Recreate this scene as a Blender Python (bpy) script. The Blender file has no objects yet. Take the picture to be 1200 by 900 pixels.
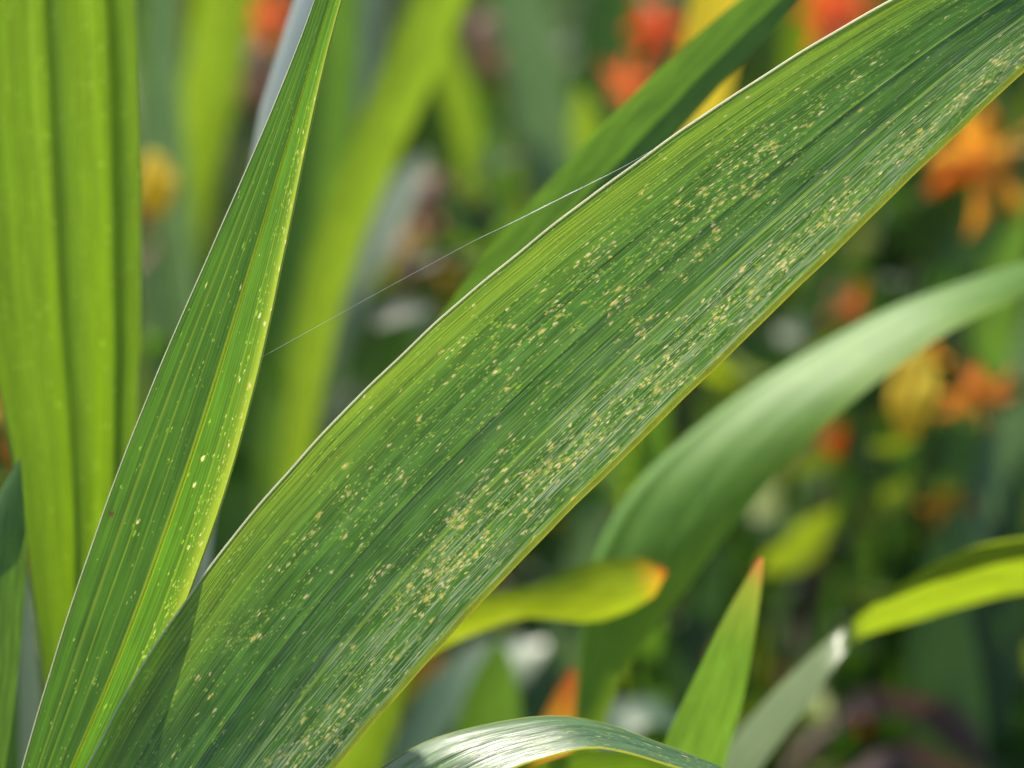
import bpy, math, random
import numpy as np
from mathutils import Vector

S = bpy.context.scene
COL = S.collection
R_ = math.radians

# ------------------------------------------------------------------ camera
CAM_Z, PITCH, FOCUS, WIDTH = 0.62, R_(14.0), 0.50, 0.18
CAM = np.array([0.0, -0.5, CAM_Z])
FWD = np.array([0.0, math.cos(PITCH), -math.sin(PITCH)])
RGT = np.array([1.0, 0.0, 0.0])
UPV = np.array([0.0, math.sin(PITCH), math.cos(PITCH)])
cd = bpy.data.cameras.new('camera')
cam = bpy.data.objects.new('camera', cd)
COL.objects.link(cam)
cam.location = CAM
cam.rotation_euler = (math.pi / 2 - PITCH, 0, 0)
cd.sensor_width = 36.0
cd.lens = 36.0 * FOCUS / WIDTH          # 100 mm macro
cd.clip_start, cd.clip_end = 0.02, 200.0
cd.dof.use_dof = True
cd.dof.focus_distance = FOCUS
cd.dof.aperture_fstop = 8.0
cd.dof.aperture_blades = 0
S.camera = cam

# ------------------------------------------------------------------ sky, sun, exposure
SUN_EL, SUN_AZ = R_(51), R_(-32)        # azimuth from +Y, negative = to the left
SUN = np.array([math.cos(SUN_EL) * math.sin(SUN_AZ), math.cos(SUN_EL) * math.cos(SUN_AZ), math.sin(SUN_EL)])
w = bpy.data.worlds.new('World')
S.world = w
w.use_nodes = True
nt = w.node_tree
sky = nt.nodes.new('ShaderNodeTexSky')
sky.sky_type = 'NISHITA'
sky.sun_disc = False
sky.sun_elevation = SUN_EL
sky.sun_rotation = SUN_AZ
bg = nt.nodes['Background']
bg.inputs['Strength'].default_value = 0.105
nt.links.new(sky.outputs[0], bg.inputs['Color'])
ld = bpy.data.lights.new('sun', 'SUN')
ld.energy, ld.angle, ld.color = 5.0, R_(0.53), (1.0, 0.93, 0.80)
lo = bpy.data.objects.new('sun', ld)
COL.objects.link(lo)
lo.rotation_euler = Vector(-SUN).to_track_quat('-Z', 'Y').to_euler()
lo.location = (-2, 1, 3)
vs = S.view_settings
vs.view_transform, vs.look, vs.gamma, vs.use_curve_mapping = 'Standard', 'None', 1.0, False
vs.exposure = 0.86
S.cycles.use_denoising = True
S.cycles.use_adaptive_sampling = True
S.cycles.adaptive_threshold = 0.02
S.cycles.max_bounces = 5
S.cycles.diffuse_bounces = 3
S.cycles.transmission_bounces = 6
S.cycles.caustics_reflective = False
S.cycles.caustics_refractive = False

# ------------------------------------------------------------------ helpers
K = WIDTH / 1200.0 / FOCUS              # metres per photo pixel per metre of depth


def P(px, py, d):
    """a point d metres in front of the lens along the view axis"""
    return CAM + d * (FWD + RGT * (px - 600) * K + UPV * (450 - py) * K)


def to_px(p):
    q = p - CAM
    d = q @ FWD
    return np.stack([600 + (q @ RGT) / d / K, 450 - (q @ UPV) / d / K], -1)


def spline(pts, n):
    """Hermite curve through the points, n samples spaced by chord length"""
    pts = np.asarray(pts, float)
    seg = np.linalg.norm(np.diff(pts, axis=0), axis=1)
    t = np.concatenate([[0], np.cumsum(np.maximum(seg, 1e-9))])
    m = np.gradient(pts, t, axis=0) if len(pts) > 2 else np.repeat((pts[1:] - pts[:1]) / t[-1], 2, 0)
    s = np.linspace(0, t[-1], n)
    i = np.clip(np.searchsorted(t, s, 'right') - 1, 0, len(t) - 2)
    h = (t[i + 1] - t[i])[:, None]
    x = ((s - t[i])[:, None]) / h
    return ((2 * x**3 - 3 * x**2 + 1) * pts[i] + (x**3 - 2 * x**2 + x) * h * m[i]
            + (-2 * x**3 + 3 * x**2) * pts[i + 1] + (x**3 - x**2) * h * m[i + 1])


def unit(a):
    return a / np.maximum(np.linalg.norm(a, axis=-1, keepdims=True), 1e-12)


def mesh_obj(name, verts, faces, mat, parent=None, smooth=True):
    me = bpy.data.meshes.new(name)
    me.from_pydata([tuple(v) for v in verts], [], faces)
    me.materials.append(mat)
    if smooth:
        me.polygons.foreach_set('use_smooth', [True] * len(me.polygons))
    o = bpy.data.objects.new(name, me)
    COL.objects.link(o)
    if parent is not None:
        o.parent = parent
        o.matrix_parent_inverse = parent.matrix_world.inverted()
    return o


def tag(o, label, cat, group=None, kind=None):
    o['label'] = label
    if kind:
        o['kind'] = kind
    if cat:
        o['category'] = cat
    if group:
        o['group'] = group
    return o


def root_at(name, loc):
    o = bpy.data.objects.new(name, None)
    COL.objects.link(o)
    o.empty_display_size = 0.01
    o.location = loc
    bpy.context.view_layer.update()
    return o


def grid_faces(nv, nu):
    a = np.arange((nv - 1) * (nu - 1))
    r, c = a // (nu - 1), a % (nu - 1)
    v = r * nu + c
    return np.stack([v, v + 1, v + nu + 1, v + nu], 1).tolist()


def tube(path, rad, sides=8):
    path = np.asarray(path, float)
    n = len(path)
    rad = np.broadcast_to(np.asarray(rad, float), (n,))
    t = unit(np.gradient(path, axis=0))
    up = np.array([0.31, 0.77, 0.55])
    a = unit(np.cross(t, up))
    b = np.cross(t, a)
    ang = np.linspace(0, 2 * math.pi, sides, endpoint=False)
    v = path[:, None] + rad[:, None, None] * (a[:, None] * np.cos(ang)[None, :, None] + b[:, None] * np.sin(ang)[None, :, None])
    f = []
    for i in range(n - 1):
        for j in range(sides):
            k = (j + 1) % sides
            f.append((i * sides + j, i * sides + k, (i + 1) * sides + k, (i + 1) * sides + j))
    f.append(tuple(range(sides))[::-1])
    f.append(tuple((n - 1) * sides + j for j in range(sides)))
    return v.reshape(-1, 3), f


# ------------------------------------------------------------------ materials
class NT:
    def __init__(s, name):
        s.m = bpy.data.materials.new(name)
        s.m.use_nodes = True
        s.t = s.m.node_tree
        s.t.nodes.clear()
        s.out = s.n('ShaderNodeOutputMaterial')

    def n(s, typ, **kw):
        nd = s.t.nodes.new(typ)
        for k, v in kw.items():
            setattr(nd, k, v)
        return nd

    def set(s, sock, v):
        if hasattr(v, 'is_output'):
            s.t.links.new(v, sock)
        elif isinstance(v, tuple) and len(v) == 3 and sock.type == 'RGBA':
            sock.default_value = (*v, 1)
        else:
            sock.default_value = v

    def math(s, op, a, b=0.0, c=None, clamp=False):
        nd = s.n('ShaderNodeMath', operation=op, use_clamp=clamp)
        s.set(nd.inputs[0], a)
        s.set(nd.inputs[1], b)
        if c is not None:
            s.set(nd.inputs[2], c)
        return nd.outputs[0]

    def mix(s, f, a, b, blend='MIX'):
        nd = s.n('ShaderNodeMix', data_type='RGBA', blend_type=blend)
        s.set(nd.inputs[0], f)
        s.set(nd.inputs[6], a)
        s.set(nd.inputs[7], b)
        return nd.outputs[2]

    def ss(s, x, lo, hi, a=0.0, b=1.0):
        nd = s.n('ShaderNodeMapRange', interpolation_type='SMOOTHSTEP')
        s.set(nd.inputs[0], x)
        for i, v in enumerate((lo, hi, a, b)):
            s.set(nd.inputs[1 + i], v)
        return nd.outputs[0]

    def xyz(s, x, y, z=0.0):
        nd = s.n('ShaderNodeCombineXYZ')
        for i, v in enumerate((x, y, z)):
            s.set(nd.inputs[i], v)
        return nd.outputs[0]

    def noise(s, vec, scale=1.0, detail=2.0, rough=0.5):
        nd = s.n('ShaderNodeTexNoise')
        s.set(nd.inputs['Vector'], vec)
        nd.inputs['Scale'].default_value = scale
        nd.inputs['Detail'].default_value = detail
        nd.inputs['Roughness'].default_value = rough
        return nd.outputs[0]

    def vor(s, vec, rnd=1.0):
        nd = s.n('ShaderNodeTexVoronoi', voronoi_dimensions='2D')
        s.set(nd.inputs['Vector'], vec)
        nd.inputs['Scale'].default_value = 1.0
        nd.inputs['Randomness'].default_value = rnd
        sp = s.n('ShaderNodeSeparateColor')
        s.t.links.new(nd.outputs['Color'], sp.inputs[0])
        return nd.outputs['Distance'], sp.outputs[0], sp.outputs[1]

    def ramp(s, f, stops):
        nd = s.n('ShaderNodeValToRGB')
        s.set(nd.inputs[0], f)
        el = nd.color_ramp.elements
        while len(el) > 1:
            el.remove(el[0])
        el[0].position = stops[0][0]
        vals = [v if isinstance(v, tuple) else (v, v, v) for _, v in stops]
        el[0].color = (*vals[0], 1)
        for (p, _), v in list(zip(stops, vals))[1:]:
            e = el.new(p)
            e.color = (*v, 1)
        return nd.outputs[0]

    def attr(s, name):
        return s.n('ShaderNodeAttribute', attribute_name=name).outputs['Fac']


def leaf_mat(name, dark, light, trans, tfac=0.45, rough=0.42, spec=0.5, hw=16.0, fine=1.0, bump=0.25,
             lines=0.45, mottle=0.55, veins=None, yellow=None, tip=None, damage=False, sheen_streaks=None, brown=False):
    """thin living leaf: streaked pigment, glossy cuticle, light coming through
    UV = (u across -1..1, millimetres along)"""
    g = NT(name)
    uv = g.n('ShaderNodeUVMap')
    sp = g.n('ShaderNodeSeparateXYZ')
    g.t.links.new(uv.outputs[0], sp.inputs[0])
    U, V = sp.outputs[0], sp.outputs[1]
    X = g.math('MULTIPLY', U, hw)                                   # mm across
    info = g.n('ShaderNodeObjectInfo').outputs['Random']
    seed = g.math('MULTIPLY', info, 50.0)
    st1 = g.noise(g.xyz(g.math('MULTIPLY', X, 1.1 * fine), g.math('MULTIPLY', V, 0.012), seed), 1, 3, 0.6)
    st2 = g.noise(g.xyz(g.math('MULTIPLY', X, 4.2 * fine), g.math('MULTIPLY', V, 0.05), seed), 1, 2, 0.6)
    mot = g.noise(g.xyz(g.math('MULTIPLY', X, 0.45), g.math('MULTIPLY', V, 0.11), seed), 1, 4, 0.6)
    f = g.math('ADD', g.math('MULTIPLY', st1, 0.32), g.math('ADD', g.math('MULTIPLY', st2, 0.33), g.math('MULTIPLY', mot, mottle)))
    lift = (0.55 - mottle) * 0.5
    f = g.ss(f, 0.45 - lift, 0.74 - lift)
    col = g.mix(f, dark, light)
    tdark = tuple(c * 0.52 for c in trans)
    tr = g.mix(f, tdark, trans)
    rg = rough
    tfa = tfac
    hgt = g.math('ADD', g.math('MULTIPLY', st1, 0.6), g.math('MULTIPLY', st2, 0.45))
    u01 = g.math('MULTIPLY_ADD', U, 0.5, 0.5)
    if damage:
        # parallel veins: hair-thin pale lines running the whole length
        ln = g.noise(g.xyz(g.math('MULTIPLY', X, 5.0 * fine), g.math('MULTIPLY', V, 0.006), 21.0), 1, 1, 0.5)
        lv = g.math('MULTIPLY', g.ss(ln, 0.56, 0.68), lines)
        col = g.mix(lv, col, (0.17, 0.27, 0.10))
        tr = g.mix(lv, tr, (0.50, 0.75, 0.08))
        ld_ = g.math('MULTIPLY', g.ss(ln, 0.44, 0.32), lines)
        col = g.mix(ld_, col, tuple(c * 0.5 for c in dark))
        tr = g.mix(ld_, tr, tuple(c * 0.4 for c in trans))
        hgt = g.math('MULTIPLY_ADD', ln, 0.6, hgt)
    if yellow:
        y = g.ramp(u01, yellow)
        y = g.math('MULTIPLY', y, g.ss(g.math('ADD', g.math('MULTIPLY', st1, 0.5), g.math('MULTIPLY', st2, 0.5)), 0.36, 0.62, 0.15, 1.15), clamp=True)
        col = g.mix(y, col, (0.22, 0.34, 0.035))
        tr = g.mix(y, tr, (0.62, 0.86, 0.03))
    if veins:
        vn = g.ramp(u01, veins)
        vn = g.math('MULTIPLY', vn, g.math('MULTIPLY_ADD', st2, 0.5, 0.6), clamp=True)
        col = g.mix(vn, col, (0.30, 0.42, 0.06))
        tr = g.mix(vn, tr, (0.80, 0.95, 0.06))
    if sheen_streaks:
        # long pale streaks: specular sheen painted into the pigment as colour
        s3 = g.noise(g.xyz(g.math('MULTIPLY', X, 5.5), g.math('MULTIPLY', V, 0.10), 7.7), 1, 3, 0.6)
        sv = g.math('MULTIPLY', g.ss(s3, 0.50, 0.62), g.ramp(u01, sheen_streaks), clamp=True)
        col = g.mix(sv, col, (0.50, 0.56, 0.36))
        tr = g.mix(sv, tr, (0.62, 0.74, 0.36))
    if damage:
        # feeding marks: pale stipple and tan scars, density painted on the blade
        st = g.attr('stipple')
        wob = g.math('MULTIPLY', g.noise(g.xyz(g.math('MULTIPLY', X, 2.0), V), 0.9, 2), 0.7)
        edge = g.math('MULTIPLY_ADD', g.noise(g.xyz(g.math('MULTIPLY', X, 4.0), g.math('MULTIPLY', V, 2.2), 3.0), 1, 2), 0.5, -0.25)
        gate = g.ss(g.noise(g.xyz(g.math('MULTIPLY', X, 0.35), g.math('MULTIPLY', V, 0.16), 5), 1, 3, 0.6), 0.38, 0.62)
        gate2 = g.ss(g.noise(g.xyz(g.math('MULTIPLY', X, 0.55), g.math('MULTIPLY', V, 0.24), 15), 1, 3, 0.65), 0.38, 0.58, 0.35, 1.5)
        for (kx, kv, z, rmin, rmax, att, colour, tcol, soft) in (
                (1.5, 0.50, 1.0, 0.08, 0.42, 'stipple', (0.20, 0.32, 0.05), (0.50, 0.78, 0.04), 0.26),
                (2.9, 0.95, 40.0, 0.08, 0.42, 'stipple', (0.34, 0.44, 0.12), (0.68, 0.85, 0.12), 0.20),
                (2.3, 0.55, 200.0, 0.10, 0.43, 'damage', (0.60, 0.56, 0.28), (0.94, 0.84, 0.32), 0.26),
                (0.95, 0.42, 90.0, 0.04, 0.42, 'damage', (0.58, 0.48, 0.18), (0.94, 0.76, 0.20), 0.24),
                (1.45, 0.60, 140.0, 0.06, 0.43, 'damage', (0.78, 0.64, 0.36), (1.0, 0.82, 0.38), 0.20)):
            d, ra, rb = g.vor(g.xyz(g.math('MULTIPLY_ADD', X, kx, g.math('ADD', wob, z)), g.math('MULTIPLY_ADD', V, kv, wob), 0.0))
            a = g.attr(att)
            a = g.math('MULTIPLY', a, gate if att == 'stipple' else gate2)
            on = g.math('LESS_THAN', ra, a)
            rad = g.math('MULTIPLY_ADD', rb, rmax - rmin, rmin)
            msk = g.ss(g.math('SUBTRACT', rad, g.math('ADD', d, edge)), -0.02, soft)
            msk = g.math('MULTIPLY', msk, on)
            if att == 'damage':
                tfa = g.math('MAXIMUM', tfa, g.math('MULTIPLY', msk, 0.66))
                halo = g.ss(g.math('SUBTRACT', g.math('MULTIPLY', rad, 1.5), g.math('ADD', d, edge)), -0.05, 0.35)
                halo = g.math('MULTIPLY', g.math('MULTIPLY', halo, on), 0.6)
                col = g.mix(halo, col, (0.20, 0.31, 0.05))
                tr = g.mix(halo, tr, (0.55, 0.80, 0.06))
            col = g.mix(msk, col, colour)
            tr = g.mix(msk, tr, tcol)
    if brown:
        bs = g.attr('scar')
        bn = g.ss(g.math('ADD', bs, g.math('MULTIPLY', g.noise(g.xyz(X, V), 2.5, 3), 0.6)), 0.75, 1.0)
        col = g.mix(bn, col, (0.26, 0.12, 0.06))
        tr = g.mix(bn, tr, (0.18, 0.05, 0.02))
    if tip:
        tp = g.attr('tip')
        tp = g.math('ADD', tp, g.math('MULTIPLY_ADD', mot, 0.3, -0.15))
        for (lo, hi, c) in tip:
            k = g.ss(tp, lo, hi)
            col = g.mix(k, col, c)
            tr = g.mix(k, tr, tuple(min(1, q * 1.5) for q in c))
    if bump:
        bp = g.n('ShaderNodeBump')
        bp.inputs['Strength'].default_value = 1.0
        bp.inputs['Distance'].default_value = bump * 1e-3
        g.set(bp.inputs['Height'], hgt)
    pr = g.n('ShaderNodeBsdfPrincipled')
    g.set(pr.inputs['Base Color'], col)
    g.set(pr.inputs['Roughness'], rg)
    pr.inputs['Specular IOR Level'].default_value = spec
    if bump:
        g.t.links.new(bp.outputs[0], pr.inputs['Normal'])
    tl = g.n('ShaderNodeBsdfTranslucent')
    g.set(tl.inputs['Color'], tr)
    if bump:
        g.t.links.new(bp.outputs[0], tl.inputs['Normal'])
    mx = g.n('ShaderNodeMixShader')
    g.set(mx.inputs[0], tfa)
    g.t.links.new(pr.outputs[0], mx.inputs[1])
    g.t.links.new(tl.outputs[0], mx.inputs[2])
    g.t.links.new(mx.outputs[0], g.out.inputs[0])
    return g.m


def soft_mat(name, col, trans=None, tfac=0.35, rough=0.5, spec=0.4, vary=0.25, scale=150.0):
    """petals, stalks, soil: one pigment with an uneven tone"""
    g = NT(name)
    tc = g.n('ShaderNodeTexCoord').outputs['Object']
    nz = g.noise(tc, scale, 3)
    c = g.mix(g.ss(nz, 0.3, 0.7), tuple(x * (1 - vary) for x in col), tuple(min(1, x * (1 + vary)) for x in col))
    pr = g.n('ShaderNodeBsdfPrincipled')
    g.set(pr.inputs['Base Color'], c)
    pr.inputs['Roughness'].default_value = rough
    pr.inputs['Specular IOR Level'].default_value = spec
    sh = pr.outputs[0]
    if trans:
        tl = g.n('ShaderNodeBsdfTranslucent')
        g.set(tl.inputs['Color'], trans)
        mx = g.n('ShaderNodeMixShader')
        mx.inputs[0].default_value = tfac
        g.t.links.new(sh, mx.inputs[1])
        g.t.links.new(tl.outputs[0], mx.inputs[2])
        sh = mx.outputs[0]
    g.t.links.new(sh, g.out.inputs[0])
    return g.m


# ------------------------------------------------------------------ leaf blades
def rows_from_centre(pts):
    """(x, y, width, depth, roll) along the middle -> edge rows"""
    pts = [(*p, 0.0) if len(p) == 4 else p for p in pts]
    c = np.array([(p[0], p[1]) for p in pts], float)
    t = unit(np.gradient(c, axis=0))
    out = []
    for (x, y, wd, d, roll), tt in zip(pts, t):
        pr = np.array([tt[1], -tt[0]])                       # screen perpendicular
        if pr[0] > 0 or (abs(pr[0]) < 1e-6 and pr[1] > 0):
            pass
        pr = -pr
        hd = math.tan(R_(roll)) * wd * 0.5 * K * d
        out.append((x - pr[0] * wd / 2, y - pr[1] * wd / 2, d + hd, x + pr[0] * wd / 2, y + pr[1] * wd / 2, d - hd))
    return out


def build_surface(rows, base=None, tip=None, nu=9, nv=40, bulge=0.0, fold=0.0, fold_u=0.0, pleats=(), base_w=0.45,
                  pw=1.0, kink=None):
    L = [P(*r[:3]) for r in rows]
    Rr = [P(*r[3:]) for r in rows]
    L, Rr = np.array(L), np.array(Rr)
    C, H = (L + Rr) / 2, (Rr - L) / 2
    n_in = len(C)
    lo_rows = hi_rows = 0
    if base is not None:                                      # carry the blade down to the soil
        b = np.array([base[0], base[1], 0.0])
        t0 = unit(C[0] - C[1])
        ln = np.linalg.norm(b - C[0])
        p1 = C[0] + t0 * ln * 0.33
        p2 = b + np.array([0, 0, 1.0]) * ln * 0.35
        ex, eh = [], []
        for s in np.linspace(1, 0, 7)[:-1]:
            q = (1 - s)**3 * C[0] + 3 * (1 - s)**2 * s * p1 + 3 * (1 - s) * s * s * p2 + s**3 * b
            ex.append(q)
            hh = H[0] * (1 - s) + unit(np.array([H[0][0], H[0][1], 0.0]) + 1e-6) * np.linalg.norm(H[0]) * s
            eh.append(unit(hh) * np.linalg.norm(H[0]) * (1 - s * (1 - base_w)))
        C, H = np.vstack([ex, C]), np.vstack([eh, H])
        lo_rows = len(ex)
    if tip is not None:                                       # tip = (length in metres, droop)
        t1 = unit(C[-1] - C[-2])
        ln, droop = tip
        ex, eh = [], []
        for s in (0.25, 0.5, 0.75, 0.92, 1.0):
            ex.append(C[-1] + t1 * ln * s + np.array([0, 0, -droop * s * s]))
            eh.append(H[-1] * max(0.02, (1 - s**1.6)))
        C, H = np.vstack([C, ex]), np.vstack([H, eh])
        hi_rows = len(ex)
    S6 = spline(np.hstack([C, H]), nv)
    C, H = S6[:, :3], S6[:, 3:]
    if nu > 50:
        k_ = np.random.RandomState(nv)
        x_ = np.arange(nv)
        jit = 1.5 * sum(k_.uniform(0.3, 1) * np.sin(x_ * f_ + k_.uniform(0, 6)) for f_ in (0.11, 0.23, 0.47, 0.9)) * 0.0022
        H = H * (1 + jit)[:, None]
    u = np.linspace(-1, 1, nu)
    if pw != 1.0:
        u = np.sign(u) * np.abs(u)**pw
    t = unit(np.gradient(C, axis=0))
    n = unit(np.cross(H, t))
    vis = ((CAM - C) * n).sum(1)
    if vis[nv // 4: 3 * nv // 4 + 1].sum() < 0:
        n = -n
    hwid = np.linalg.norm(H, axis=1)
    prof = bulge * (1 - u**2) + fold * (np.exp(-np.abs(u - fold_u) / 0.5))
    if kink:
        prof = prof + kink[1] * (np.sqrt(np.maximum(u - kink[0], 0)**2 + 0.0004) - 0.02)
    for (uc, wd, a) in pleats:
        prof = prof + a * np.exp(-((u - uc) / wd)**2)
    Vt = C[:, None] + H[:, None] * u[None, :, None] + n[:, None] * (hwid[:, None] * prof[None, :])[..., None]
    arc = np.concatenate([[0], np.cumsum(np.linalg.norm(np.diff(C, axis=0), axis=1))]) * 1000
    return Vt, u, arc, n, hwid


def leaf(name, label, mat, rows, category='leaf', group=None, base=None, tip=None, nu=9, nv=40, margin=None, rib=None,
         paint=None, simple=True, wave=0.0, tipsoft=0.25, rnd=0, **kw):
    Vt, u, arc, n, hwid = build_surface(rows, base, tip, nu, nv, **kw)
    nv_, nu_ = Vt.shape[:2]
    if wave:
        rg = np.random.RandomState(rnd)
        ph = rg.rand(4) * 6
        a = arc[:, None] / 1000
        Vt = Vt + n[:, None] * (wave * (np.sin(a * 70 + ph[0]) * u[None] + 0.6 * np.sin(a * 113 + ph[1]) * u[None]**2))[..., None]
    loc = Vt[0].mean(0)
    if simple:
        o = mesh_obj(name, (Vt - loc).reshape(-1, 3), grid_faces(nv_, nu_), mat)
        o.location = loc
        root, blade = o, o
    else:
        root = root_at(name, loc)
        blade = mesh_obj('blade', Vt.reshape(-1, 3), grid_faces(nv_, nu_), mat, root)
    me = blade.data
    uvl = me.uv_layers.new(name='UVMap')
    li = np.empty(len(me.loops), np.int32)
    me.loops.foreach_get('vertex_index', li)
    UU = np.broadcast_to(u[None], (nv_, nu_)).reshape(-1)
    VV = np.broadcast_to(arc[:, None], (nv_, nu_)).reshape(-1)
    uvl.data.foreach_set('uv', np.stack([UU[li], VV[li]], 1).astype(np.float32).reshape(-1))
    tp = np.clip(1 - (arc[-1] - arc) / (arc[-1] * tipsoft), 0, 1)
    at = me.attributes.new('tip', 'FLOAT', 'POINT')
    at.data.foreach_set('value', np.repeat(tp, nu_).astype(np.float32))
    if paint:
        px = to_px(Vt.reshape(-1, 3))
        for k, fn in paint.items():
            at = me.attributes.new(k, 'FLOAT', 'POINT')
            at.data.foreach_set('value', fn(px, UU).astype(np.float32))
    if margin:
        for side, (r, m) in zip((0, -1), margin):
            if r:
                path = Vt[:, side]
                taper = np.clip(hwid / hwid.max() * 3, 0.15, 1)
                v, f = tube(path, r * taper, 8)
                mesh_obj('margin', v, f, m, root)
    if rib:
        for (uc, r, m, sink) in rib:
            j = int(np.argmin(np.abs(u - uc)))
            path = Vt[:, j] - n * sink
            taper = np.clip(hwid / hwid.max() * 2, 0.1, 1)
            v, f = tube(path, r * taper, 8)
            mesh_obj('midrib', v, f, m, root)
    return tag(root, label, category, group)


# ------------------------------------------------------------------ ground
def ground_mat():
    g = NT('soil')
    tc = g.n('ShaderNodeTexCoord').outputs['Object']
    a = g.noise(tc, 60, 6, 0.65)
    b = g.noise(tc, 9, 4)
    c = g.mix(g.ss(a, 0.35, 0.7), (0.018, 0.012, 0.008), (0.075, 0.05, 0.032))
    c = g.mix(g.ss(b, 0.5, 0.7), c, (0.05, 0.045, 0.02))
    bp = g.n('ShaderNodeBump')
    bp.inputs['Distance'].default_value = 0.01
    g.set(bp.inputs['Height'], a)
    pr = g.n('ShaderNodeBsdfPrincipled')
    g.set(pr.inputs['Base Color'], c)
    pr.inputs['Roughness'].default_value = 0.9
    g.t.links.new(bp.outputs[0], pr.inputs['Normal'])
    g.t.links.new(pr.outputs[0], g.out.inputs[0])
    return g.m


gx = np.concatenate([np.linspace(-40, -2, 8), np.linspace(-1.8, 1.8, 60), np.linspace(2, 40, 8)])
gy = np.concatenate([np.linspace(-40, -1, 8), np.linspace(-0.8, 5, 90), np.linspace(5.5, 60, 10)])
GX, GY = np.meshgrid(gx, gy)
rg = np.random.RandomState(3)
GZ = 0.012 * np.sin(GX * 9 + 1.3 * np.sin(GY * 7)) * np.cos(GY * 11) + 0.006 * rg.randn(*GX.shape) - 0.012
o = mesh_obj('ground', np.stack([GX, GY, GZ], -1).reshape(-1, 3), grid_faces(len(gy), len(gx)), ground_mat())
tag(o, 'dark brown soil of the flower bed', None, kind='structure')

# ------------------------------------------------------------------ leaf pigments
M = {}
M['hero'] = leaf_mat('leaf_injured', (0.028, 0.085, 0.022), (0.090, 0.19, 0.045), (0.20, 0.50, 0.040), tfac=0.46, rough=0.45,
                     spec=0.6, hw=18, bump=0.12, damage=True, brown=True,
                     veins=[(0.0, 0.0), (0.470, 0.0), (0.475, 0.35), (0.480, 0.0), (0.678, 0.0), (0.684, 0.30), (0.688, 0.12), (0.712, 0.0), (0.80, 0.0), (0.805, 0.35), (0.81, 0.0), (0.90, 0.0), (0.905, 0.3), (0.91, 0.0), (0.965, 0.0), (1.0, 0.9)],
                     yellow=[(0.0, 0.85), (0.08, 0.60), (0.20, 0.20), (0.34, 0.0), (0.67, 0.0), (0.69, 0.14), (0.71, 0.0), (0.97, 0.0), (1.0, 0.5)],  # upper-edge yellow: part leaf pigment, part backlight glow painted into the colour
                     sheen_streaks=[(0.0, 0.0), (0.3, 0.1), (0.62, 0.3), (0.70, 0.6), (0.85, 1.0), (1.0, 1.0)])  # sheen put in as pale colour, strongest towards the lower edge
M['second'] = leaf_mat('leaf_ribbed', (0.022, 0.075, 0.028), (0.060, 0.16, 0.045), (0.19, 0.45, 0.018), tfac=0.48, rough=0.40,
                       spec=0.55, hw=9, fine=0.8, lines=0.18, mottle=0.2, bump=0.05, damage=True, brown=True,
                       veins=[(0.0, 0.3), (0.02, 0.0), (0.18, 0.0), (0.20, 0.5), (0.22, 0.0), (0.305, 0.0), (0.315, 0.45), (0.325, 0.0),
                              (0.435, 0.0), (0.445, 0.35), (0.455, 0.0), (0.575, 0.0), (0.60, 1.0), (0.615, 0.9), (0.635, 0.0),
                              (0.80, 0.0), (0.815, 0.4), (0.83, 0.0), (0.90, 0.2), (0.96, 0.7), (1.0, 0.9)])
M['broad'] = leaf_mat('leaf_backlit', (0.035, 0.09, 0.012), (0.08, 0.19, 0.022), (0.36, 0.62, 0.008), tfac=0.50, hw=16, bump=0.06, rough=0.45, lines=0.3, mottle=0.12,
                      damage=True)
M['green'] = leaf_mat('leaf_green', (0.035, 0.10, 0.022), (0.08, 0.18, 0.035), (0.30, 0.58, 0.03), tfac=0.40, bump=0.0)
M['lime'] = leaf_mat('leaf_lime', (0.09, 0.19, 0.02), (0.17, 0.30, 0.03), (0.46, 0.68, 0.02), tfac=0.52, bump=0.0)
M['teal'] = leaf_mat('leaf_glaucous', (0.06, 0.13, 0.07), (0.12, 0.20, 0.115), (0.28, 0.48, 0.13), tfac=0.36, bump=0.0, rough=0.5)
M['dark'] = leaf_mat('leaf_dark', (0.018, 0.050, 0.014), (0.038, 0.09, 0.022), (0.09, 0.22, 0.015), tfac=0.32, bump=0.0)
M['pale'] = leaf_mat('leaf_pale', (0.18, 0.24, 0.15), (0.33, 0.38, 0.26), (0.34, 0.46, 0.18), tfac=0.25, bump=0.0, rough=0.38, spec=0.7)
M['white'] = leaf_mat('leaf_sheen', (0.30, 0.36, 0.32), (0.48, 0.53, 0.48), (0.5, 0.6, 0.4), tfac=0.3, bump=0.0, rough=0.35, spec=0.9)  # near-white pigment: the leaf's specular sheen is put into its base colour
M['yellow'] = leaf_mat('leaf_yellow', (0.42, 0.36, 0.02), (0.60, 0.50, 0.03), (0.85, 0.75, 0.03), tfac=0.45, bump=0.0,
                       tip=[(0.55, 0.85, (0.75, 0.22, 0.015)), (0.9, 1.05, (0.45, 0.07, 0.02))])
M['gold'] = leaf_mat('leaf_gold', (0.03, 0.08, 0.02), (0.06, 0.14, 0.03), (0.15, 0.32, 0.02), tfac=0.45, bump=0.0, tip=[(0.2, 0.5, (0.64, 0.47, 0.02))])
M['yellowgreen'] = leaf_mat('leaf_yellowgreen', (0.16, 0.24, 0.02), (0.32, 0.40, 0.03), (0.58, 0.72, 0.02), tfac=0.50, bump=0.0,
                            tip=[(0.6, 0.9, (0.70, 0.40, 0.02)), (0.85, 1.0, (0.65, 0.12, 0.015))])
M['redtip'] = leaf_mat('leaf_redtip', (0.05, 0.12, 0.03), (0.10, 0.20, 0.045), (0.22, 0.42, 0.03), tfac=0.45, bump=0.0,
                       tip=[(0.55, 0.95, (0.24, 0.28, 0.03)), (0.86, 1.02, (0.50, 0.13, 0.05))])
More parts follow.
